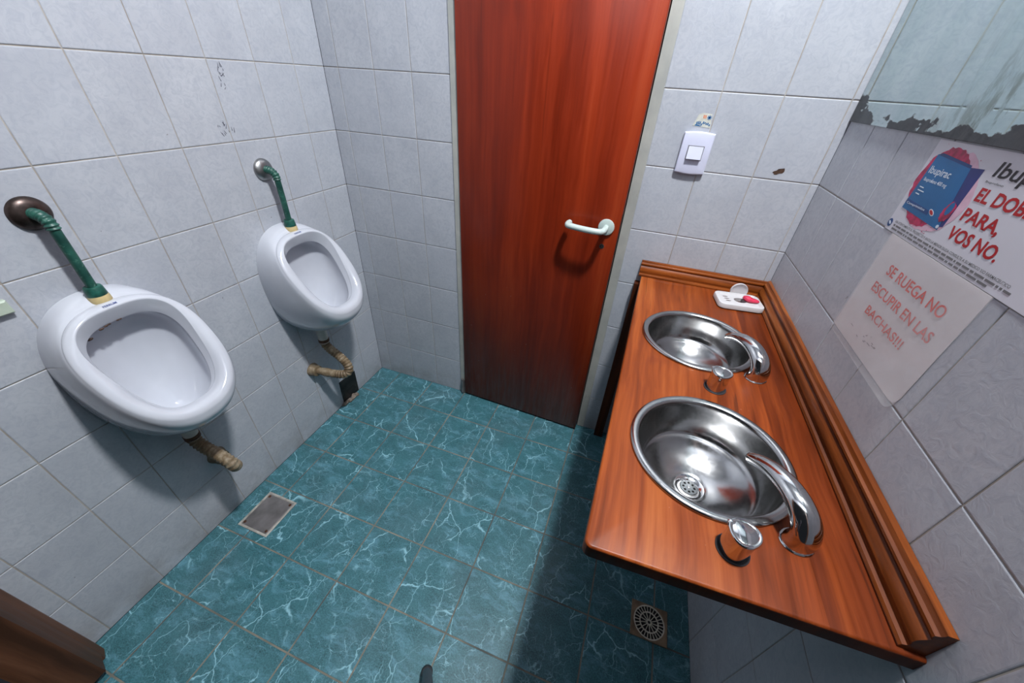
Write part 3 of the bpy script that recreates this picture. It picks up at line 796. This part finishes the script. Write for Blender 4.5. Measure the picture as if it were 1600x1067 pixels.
# spouts
def make_spout(b):
    root = empty('faucet_spout', (b[0], b[1], ZT))
    d = Vector((-0.43, 0.90, 0)).normalized(); o = Vector((b[0], b[1], ZT))
    path = [(-0.004, 0.0015), (-0.007, 0.012), (-0.006, 0.024), (0.001, 0.037), (0.014, 0.048), (0.034, 0.056), (0.058, 0.058), (0.082, 0.054), (0.102, 0.046), (0.117, 0.037), (0.124, 0.0315)]
    wid = [0.0235, 0.0230, 0.0222, 0.0214, 0.0204, 0.0192, 0.0176, 0.0158, 0.0140, 0.0127, 0.0120]
    pts = catmull([o + d * s_ + Vector((0, 0, h)) for s_, h in path], 5)
    wv = [p.x for p in catmull([Vector((w, 0, 0)) for w in wid], 5)]
    mb = MB(); mb.tube(pts, wv, 28, True, 0.82, up=d)
    body = mb.build('spout', M['chrome'], root, angle=50)
    mb = MB(); q = o + d * -0.004
    ring0 = []
    for (r, h) in ((0.0250, 0.0004), (0.0256, 0.0012), (0.0246, 0.0020), (0.0215, 0.0020)):
        ring0.append([q + (d * math.cos(2 * PI * k / 40) * 0.86 + Vector((-d.y, d.x, 0)) * math.sin(2 * PI * k / 40)) * r + Vector((0, 0, h)) for k in range(40)])
    mb.loft(ring0, True, True, True); mb.build('base_ring', M['chrome'], root)
    tip = o + d * 0.124 + Vector((0, 0, 0.0315)); td = (d * 0.62 + Vector((0, 0, -0.78))).normalized()
    mb = MB(); mb.tube([tip - td * 0.003, tip + td * 0.0035, tip + td * 0.0036, tip + td * 0.001], [0.0098, 0.0098, 0.0078, 0.0078], 22)
    tag(mb.build('aerator', M['old_chrome'], root), 'dull aerator ring at the tip')
    return root
sp = make_spout((1.534, -0.911)); tag(sp, 'curved chrome spout over the near steel basin', 'faucet', 'chrome spouts')
dup(sp, (0.010, 0.413, 0), 'curved chrome spout over the back steel basin')
# push taps beside the basins
def make_tap(b):
    root = empty('push_tap', (b[0], b[1], ZT))
    mod = lambda a: 1.0 + 0.045 * math.cos(3 * (a - 2.4)) 
    mb = MB(); mb.lathe([(0.0240, 0.0004), (0.0238, 0.0016), (0.0225, 0.0022), (0.0205, 0.0012)], (b[0], b[1], ZT), 'z', 44, True, False); mb.build('base_ring', M['rubber'], root)
    mb = MB(); mb.lathe([(0.0198, 0.001), (0.0202, 0.040), (0.0206, 0.043)], (b[0], b[1], ZT), 'z', 60, True, True, mod); mb.build('knob', M['chrome'], root, angle=60)
    mb = MB(); mb.lathe([(0.0206, 0.0425), (0.0220, 0.0436), (0.0222, 0.0460), (0.0212, 0.0476), (0.0178, 0.0480), (0.0166, 0.0470), (0.0140, 0.0478), (0.004, 0.0486), (0.0004, 0.0487)], (b[0], b[1], ZT), 'z', 60, True, True, mod)
    a = 2.5; e = Vector((b[0] + 0.0195 * math.cos(a), b[1] + 0.0195 * math.sin(a), ZT + 0.0455)); mb.sphere(e, 0.0062, 1, 1, 0.42, 14, 8)
    mb.build('cap', M['chrome'], root, angle=50)
    return root
tp = make_tap((1.4405, -0.963)); tag(tp, 'round chrome push tap between the near basin and the counter front', 'tap', 'chrome push taps')
dup(tp, (0.009, 0.384, 0), 'round chrome push tap between the two steel basins')

# ------------------------------------------------------------------ soap dish and soap
SD = Vector((1.556, -0.108, ZT)); ROT = Matrix.Rotation(math.radians(7.0), 3, 'Z')
root = empty('soap_dish', SD)
def rr(hx, hy, r, z, n=6, ox=0, oy=0):
    out = []
    for (sx, sy, a0) in ((1, 1, 0), (-1, 1, PI / 2), (-1, -1, PI), (1, -1, 3 * PI / 2)):
        for i in range(n + 1):
            t = a0 + PI / 2 * i / n
            out.append(SD + ROT @ Vector((ox + sx * (hx - r) + r * math.cos(t), oy + sy * (hy - r) + r * math.sin(t), z)))
    return out
HX_, HY_ = 0.067, 0.048
bm = bmesh.new()
def addring(p): return [bm.verts.new(v) for v in p]
R_ = [addring(rr(HX_ - 0.004, HY_ - 0.004, 0.018, 0.0006)), addring(rr(HX_, HY_, 0.020, 0.004)), addring(rr(HX_, HY_, 0.020, 0.0145)), addring(rr(HX_ - 0.0015, HY_ - 0.0015, 0.019, 0.0178)), addring(rr(HX_ - 0.005, HY_ - 0.005, 0.016, 0.0192)),
      addring(rr(HX_ - 0.012, HY_ - 0.010, 0.010, 0.0190)), addring(rr(HX_ - 0.0145, HY_ - 0.012, 0.009, 0.0160))]
n = len(R_[0])
for a, b in zip(R_[:-1], R_[1:]):
    for i in range(n): bm.faces.new((a[i], a[(i + 1) % n], b[(i + 1) % n], b[i]))
bm.faces.new(R_[0][::-1])
es = [bm.edges.get((R_[-1][i], R_[-1][(i + 1) % n])) for i in range(n)]
holes = [(-0.038, 0.014, 0.0085, 0.0032), (-0.036, 0.000, 0.0085, 0.0032), (-0.034, -0.014, 0.0085, 0.0032), (0.004, -0.002, 0.019, 0.016)]
for (hx, hy, a, b) in holes:
    lp = [bm.verts.new(SD + ROT @ Vector((hx + a * math.cos(2 * PI * k / 24), hy + b * math.sin(2 * PI * k / 24), 0.0160))) for k in range(24)]
    lo = [bm.verts.new(v.co - Vector((0, 0, 0.0112))) for v in lp]
    for i in range(24): bm.faces.new((lp[i], lp[(i + 1) % 24], lo[(i + 1) % 24], lo[i]))
    es += [bm.edges.get((lp[i], lp[(i + 1) % 24])) for i in range(24)]
bmesh.ops.triangle_fill(bm, use_beauty=True, edges=es)
bm.verts.index_update()
mb = MB(); mb.add([tuple(v.co) for v in bm.verts], [[v.index for v in f.verts] for f in bm.faces]); bm.free()
dish = mb.build('dish', M['white_plastic'], root, angle=40)
mb = MB()
for (hx, hy, a, b) in holes:
    mb.add([SD + ROT @ Vector((hx + a * math.cos(2 * PI * k / 24), hy + b * math.sin(2 * PI * k / 24), 0.0050 if a > 0.01 else 0.0146)) for k in range(24)], [tuple(range(24))])
mb.build('drain_hole', M['dark_wood'], dish, smooth=False)
# suction-cup holder standing behind the dish
mb = MB(); c = SD + ROT @ Vector((0.010, HY_ + 0.009, 0.0245)); ax = ROT @ Vector((0, 1, 0)); ux = ROT @ Vector((1, 0, 0))
rings = []
for (r, h) in ((0.0255, 0.000), (0.0265, 0.002), (0.0262, 0.006), (0.022, 0.009), (0.008, 0.011)):
    rings.append([c + ax * (h - 0.010) + (ux * math.cos(2 * PI * k / 36) + Vector((0, 0, 1)) * math.sin(2 * PI * k / 36)) * r for k in range(36)])
rin = [c + ax * (-0.006) + (ux * math.cos(2 * PI * k / 36) + Vector((0, 0, 1)) * math.sin(2 * PI * k / 36)) * 0.020 for k in range(36)]
mb.loft([rin] + rings, True, True, True)
tag(mb.build('suction_cup', M['white_plastic'], root), 'white round suction cup holder behind the dish')
tag(root, 'white plastic soap dish in the back corner of the wooden counter', 'soap dish')
# worn piece of pink soap
mb = MB(); rings = []
for (k_, z) in ((0.55, 0.0), (0.9, 0.002), (1.0, 0.006), (0.9, 0.010), (0.6, 0.0125), (0.2, 0.0132)):
    ring = []
    for j in range(28):
        t = 2 * PI * j / 28; r = 1.0 + 0.12 * math.cos(2 * t + 0.5) + 0.10 * math.cos(3 * t)
        ring.append(SD + ROT @ Vector((0.032 + 0.022 * k_ * r * math.cos(t), -0.001 + 0.0165 * k_ * r * math.sin(t) - 0.10 * 0.02 * math.cos(t), 0.0166 + z * (1 + 0.25 * math.cos(t + PI)))))
    rings.append(ring)
mb.loft(rings, True, True, True)
tag(mb.build('soap_bar', M['soap'], None, SD + ROT @ Vector((0.032, 0, 0.022))), 'worn pink piece of soap in the white dish', 'soap')

# ------------------------------------------------------------------ light switch and sticker
root = empty('light_switch', (1.3055, 0, 1.190))
x0, x1, z0, z1 = 1.2640, 1.3470, 1.1905, 1.3040
def sw(d, y, bow=0.0035):
    pts = []
    for i in range(9): t = i / 8; pts.append((x0 + d + (x1 - x0 - 2 * d) * t, y, z0 + d - bow * math.sin(PI * t) + bow))
    for i in range(9): t = i / 8; pts.append((x1 - d - (x1 - x0 - 2 * d) * t, y, z1 - d + bow * math.sin(PI * t) - bow))
    return pts
mb = MB(); mb.loft([sw(0.002, -0.0003), sw(0, -0.003), sw(0, -0.009), sw(0.0022, -0.0115), sw(0.006, -0.0125), sw(0.03, -0.0135)], True, True, True)
plate = mb.build('faceplate', M['switch_plastic'], root, angle=30)
rx0, rx1, rz0, rz1 = 1.2855, 1.3255, 1.2330, 1.2660
mb = MB(); mb.box((rx0 - 0.0022, -0.0142, rz0 - 0.002), (rx1 + 0.0022, -0.0120, rz1 + 0.002)); mb.build('recess', M['grey_ink'], plate, smooth=False)
mb = MB()
mb.add([(rx0, -0.0130, rz0), (rx1, -0.0130, rz0), (rx1, -0.0130, rz1), (rx0, -0.0130, rz1), (rx0, -0.0215, rz0), (rx1, -0.0215, rz0), (rx1, -0.0155, rz1), (rx0, -0.0155, rz1)],
       [(0, 1, 2, 3), (4, 7, 6, 5), (0, 4, 5, 1), (1, 5, 6, 2), (2, 6, 7, 3), (3, 7, 4, 0)])
mb.build('rocker', M['switch_plastic'], root, smooth=False)
tag(root, 'lilac-white wall light switch beside the door', 'switch')
root = MB(); root.prism([(1.2790, -0.0002, 1.3165), (1.3270, -0.0002, 1.3135), (1.3225, -0.0002, 1.3475), (1.300, -0.0002, 1.349), (1.2880, -0.0002, 1.3445)], (0, -0.0003, 0))
st = root.build('sticker', simple('torn_sticker_paper', lin(196, 196, 186), 0.5, 0, 0.08, 90), None, (1.30, 0, 1.3165), smooth=False)
tag(st, 'small torn coloured sticker just above the light switch', 'sticker')
mb = MB(); rs = random.Random(5)
for k in range(9):
    x = 1.287 + 0.0042 * k; z = 1.3225 + rs.uniform(-0.002, 0.003); h = rs.uniform(0.004, 0.008)
    mb.prism([(x, -0.0005, z - h / 2), (x + 0.0032, -0.0005, z - h / 2), (x + 0.0036, -0.0005, z + h / 2), (x + 0.0008, -0.0005, z + h / 2)], (0, -0.0002, 0))
for k in range(4):
    a = PI * k / 4; d = Vector((math.cos(a), 0, math.sin(a))) * 0.006; q = Vector((-math.sin(a), 0, math.cos(a))) * 0.0009; c = Vector((1.3175, -0.0005, 1.3385))
    mb.prism([c - d - q, c + d - q, c + d + q, c - d + q], (0, -0.0002, 0))
mb.prism([(1.284, -0.0005, 1.3172), (1.302, -0.0005, 1.3160), (1.296, -0.0005, 1.3192), (1.286, -0.0005, 1.3200)], (0, -0.0002, 0))
mb.build('blue_print', M['blue_ink'], st, smooth=False)
mb = MB()
for k in range(3):
    x = 1.3015 + 0.003 * k; mb.prism([(x, -0.0005, 1.3360), (x + 0.0018, -0.0005, 1.3355), (x + 0.0014, -0.0005, 1.3440), (x - 0.0006, -0.0005, 1.3440)], (0, -0.0002, 0))
mb.build('orange_print', M['orange_ink'], st, smooth=False)

# ------------------------------------------------------------------ mirror on the right wall
mb = MB()
def mr_(d, x): return [(x, -0.002 - d, 1.355 + d), (x, -1.30 + d, 1.355 + d), (x, -1.30 + d, 2.15 - d), (x, -0.002 - d, 2.15 - d)]
mb.loft([mr_(0, W - 0.0004), mr_(0, W - 0.0042), mr_(0.0008, W - 0.005)], True, True, True)
tag(mb.build('wall_mirror', M['mirror'], None, None, smooth=False), 'frameless mirror with black corroded lower edge on the right wall', 'mirror')

# ------------------------------------------------------------------ poster and sign on the right wall
XP = W - 0.0008
def wq(pts, x): return [(x, y, z) for (y, z) in pts]
mb = MB(); mb.prism(wq([(-0.412, 1.2005), (-0.985, 1.2005), (-0.985, 1.3525), (-0.412, 1.3525)], XP), (0.0004, 0, 0))
poster = tag(mb.build('poster', M['paper'], None, (W, -0.70, 1.2005), smooth=False), 'white medicine poster with red slogan under the mirror', 'poster')
U, V = (0, -1, 0), (0, 0, 1)
def flat(name, pts, mat, layer, parent=None, label=None):
    mb = MB(); mb.prism(wq(pts, XP - 0.0002 - 0.00012 * layer), (0.00008, 0, 0)); o = mb.build(name, mat, parent or poster, smooth=False)
    if label: o['label'] = label
    return o
def wtext(body, name, mat, y, z, w, h, parent, layer=1, shear=0.0, bold=0.012):
    return text_mesh(body, name, mat, parent, (XP - 0.0002 - 0.00012 * layer, y, z), U, V, w, h, shear, bold=bold)
rp = random.Random(11)
def ell(cy, cz, a, b, rot, jag=0.0, n=60):
    out = []
    for k in range(n):
        t = 2 * PI * k / n; r = 1 + rp.uniform(-jag, jag)
        x, y = a * r * math.cos(t), b * r * math.sin(t)
        out.append((cy + x * math.cos(rot) - y * math.sin(rot), cz + x * math.sin(rot) + y * math.cos(rot)))
    return out
flat('printed_halo', ell(-0.495, 1.283, 0.078, 0.060, 0.1, 0.03), M['blush_ink'], 0, label='pale pink printed wash')
flat('printed_splash', ell(-0.480, 1.286, 0.0665, 0.0585, 0.42, 0.035), M['pink_ink'], 1, label='crimson brushed ring')
n_sp = 0
for k in range(90):
    a = rp.uniform(0.3, 4.6); r = rp.uniform(1.04, 1.3); y_ = -0.480 + 0.064 * r * math.cos(a); z_ = 1.286 + 0.058 * r * math.sin(a)
    if y_ < -0.545 or not (1.222 < z_ < 1.348) or y_ > -0.416 or n_sp > 11: continue
    n_sp += 1; s_ = rp.uniform(0.0006, 0.0016); flat('printed_spatter', [(y_ - s_, z_), (y_, z_ + s_), (y_ + s_, z_), (y_, z_ - s_)], M['pink_ink'], 1)
flat('printed_box_side', [(-0.548, 1.2405), (-0.556, 1.2425), (-0.557, 1.3265), (-0.527, 1.3245), (-0.527, 1.250)], M['navy_ink'], 2, label='navy side of the printed box')
box_ = flat('printed_box', [(-0.4255, 1.2425), (-0.549, 1.2355), (-0.5285, 1.3230), (-0.432, 1.3310)], M['blue_ink'], 3, label='blue printed medicine box')
flat('printed_box_top', [(-0.432, 1.3310), (-0.5285, 1.3230), (-0.527, 1.3275), (-0.445, 1.3345)], M['deep_blue'], 3)
flat('printed_band', [(-0.4262, 1.2585), (-0.503, 1.2545), (-0.503, 1.2475), (-0.4258, 1.2510)], M['deep_blue'], 4)
flat('printed_pill', ell(-0.510, 1.2535, 0.0085, 0.0036, 0.35, 0, 24), M['pale_ink'], 4); flat('printed_pill', ell(-0.510, 1.2535, 0.0066, 0.0024, 0.35, 0, 24), M['red_ink'], 5)
flat('printed_swirl', ell(-0.5440, 1.2625, 0.0115, 0.0160, 0.3, 0.10, 30), M['pink_ink'], 5); flat('printed_swirl', ell(-0.5445, 1.2680, 0.0062, 0.0100, 0.2, 0.05, 24), M['blue_ink'], 6)
flat('printed_seal', ell(-0.5445, 1.2400, 0.0034, 0.0028, 0, 0, 18), M['pale_ink'], 5)
wtext('Ibupirac', 'box_lettering', M['pale_ink'], -0.4365, 1.3035, 0.060, 0.0115, poster, 5)
wtext('Ibuprofeno 400 mg', 'box_lettering', M['pale_ink'], -0.4370, 1.2910, 0.066, 0.0058, poster, 5)
for k, wdt in enumerate((0.013, 0.020, 0.012)):
    flat('box_small_print', [(-0.438, 1.2820 - 0.0055 * k), (-0.438 - wdt, 1.2815 - 0.0055 * k), (-0.438 - wdt, 1.2800 - 0.0055 * k), (-0.438, 1.2805 - 0.0055 * k)], M['pale_ink'], 5)
wtext('Comprimidos', 'box_lettering', M['pale_ink'], -0.4305, 1.2512, 0.060, 0.0036, poster, 6)
flat('printed_logo', ell(-0.4185, 1.2125, 0.0072, 0.0072, 0, 0, 32), M['deep_blue'], 1, label='small round blue logo'); flat('printed_logo', ell(-0.4185, 1.2125, 0.0050, 0.0020, 0.5, 0, 20), M['pale_ink'], 2)
wtext('Ibupirac', 'headline', M['black_ink'], -0.5770, 1.3215, 0.135, 0.0195, poster, 1, 0.12, bold=0.014)
wtext('Ibuprofeno', 'small_print', M['grey_ink'], -0.5735, 1.3125, 0.036, 0.0030, poster, 1)
wtext('EL DOBLE', 'headline', M['red_ink'], -0.5765, 1.2885, 0.122, 0.0178, poster, 1, bold=0.028)
wtext('PARA,', 'headline', M['red_ink'], -0.5770, 1.2605, 0.080, 0.0178, poster, 1, bold=0.028)
wtext('VOS NO.', 'headline', M['red_ink'], -0.5755, 1.2330, 0.110, 0.0185, poster, 1, bold=0.028)
wtext('LEA ATENTAMENTE EL PROSPECTO Y ANTE LA MENOR DUDA CONSULTE A SU MEDICO Y/O FARMACEUTICO', 'small_print', M['grey_ink'], -0.4330, 1.2165, 0.300, 0.0042, poster, 1)
for (z_, yend, seed) in ((1.2105, -0.735, 1), (1.2045, -0.690, 2)):
    rl = random.Random(seed); mb = MB(); y_ = -0.434
    while y_ > yend:
        l = rl.uniform(0.004, 0.020); mb.prism(wq([(y_, z_), (y_ - l, z_), (y_ - l, z_ + 0.0030), (y_, z_ + 0.0030)], XP - 0.0003), (0.00008, 0, 0)); y_ -= l + 0.0025
    mb.build('small_print', M['grey_ink'], poster, smooth=False)

# laminated request sign below
XS = XP
mb = MB()
def sheet(y0, y1, z0, z1, r, d=0.0):
    pts = [(y0, z1), (y0, z0)]
    for i in range(7):
        t = PI / 2 * i / 6; pts.append((y1 + r - r * math.sin(t), z0 + r - r * math.cos(t)))
    return pts + [(y1, z1)]
mb.prism(wq(sheet(-0.4475, -0.7230, 1.0010, 1.1995, 0.018), XP - 0.0002), (0.0004, 0, 0))
sign = tag(mb.build('wall_sign', M['sign_paper'], None, (W, -0.585, 1.001), smooth=False), 'pale laminated notice with three lines of red capitals on the right wall', 'sign')
mb = MB(); s0 = sheet(-0.4445, -0.7265, 0.9900, 1.2000, 0.022)
def lift_(y, z): return 0.0045 * max(0.0, 1 - math.hypot(y + 0.72, z - 0.992) / 0.06) + 0.0012
mb.loft([[(XP - lift_(y, z), y, z) for (y, z) in s0], [(XP - lift_(y, z) + 0.0003, y, z) for (y, z) in s0]], True, True, True)
tag(mb.build('plastic_sleeve', M['sleeve'], sign, smooth=False), 'clear plastic sleeve')
for (body, y_, z_, w_, h_) in (('SE RUEGA NO', -0.5020, 1.1405, 0.178, 0.0190), ('ESCUPIR EN LAS', -0.4915, 1.1035, 0.200, 0.0185), ('BACHAS!!!', -0.5165, 1.0660, 0.136, 0.0165)):
    wtext(body, 'lettering', M['sign_red'], y_, z_, w_, h_, sign, 6)
for k in range(16):
    mb = MB(); y_ = -0.50 - rp.uniform(0, 0.10); z_ = 1.030 + rp.uniform(-0.008, 0.014); l = rp.uniform(0.002, 0.007); mb.prism(wq([(y_, z_), (y_ - l, z_), (y_ - l, z_ + 0.0012), (y_, z_ + 0.0012)], XP - 0.0004), (0.00008, 0, 0)); mb.build('faint_print', M['grey_ink'], sign, smooth=False)

# ------------------------------------------------------------------ tripod leg at the lower picture edge
HUB = Vector((1.195, -1.37, 1.10)); F0 = Vector((0.928, -1.092, 0.0))
root = empty('tripod', (F0.x, F0.y, 0.0))
def leg(f):
    f = Vector(f); d = (HUB - f).normalized(); 
    mb = MB(); mb.tube([f + d * 0.05, f + d * 0.42, f + d * 0.421, HUB], [0.013, 0.013, 0.0155, 0.0155], 18); o = mb.build('leg', M['tripod'], root)
    mb = MB(); mb.tube([f + Vector((0, 0, 0.002)), f + d * 0.008, f + d * 0.02, f + d * 0.06], [0.007, 0.014, 0.0165, 0.0150], 18); mb.build('rubber_foot', M['rubber'], o)
leg(F0)
mb = MB(); mb.lathe([(0.02, -0.03), (0.03, -0.02), (0.03, 0.03), (0.02, 0.05)], HUB, 'z', 24, True, True); mb.build('collar', M['tripod'], root)
tag(root, 'dark tripod leg tip on the green floor at the bottom edge', 'tripod')
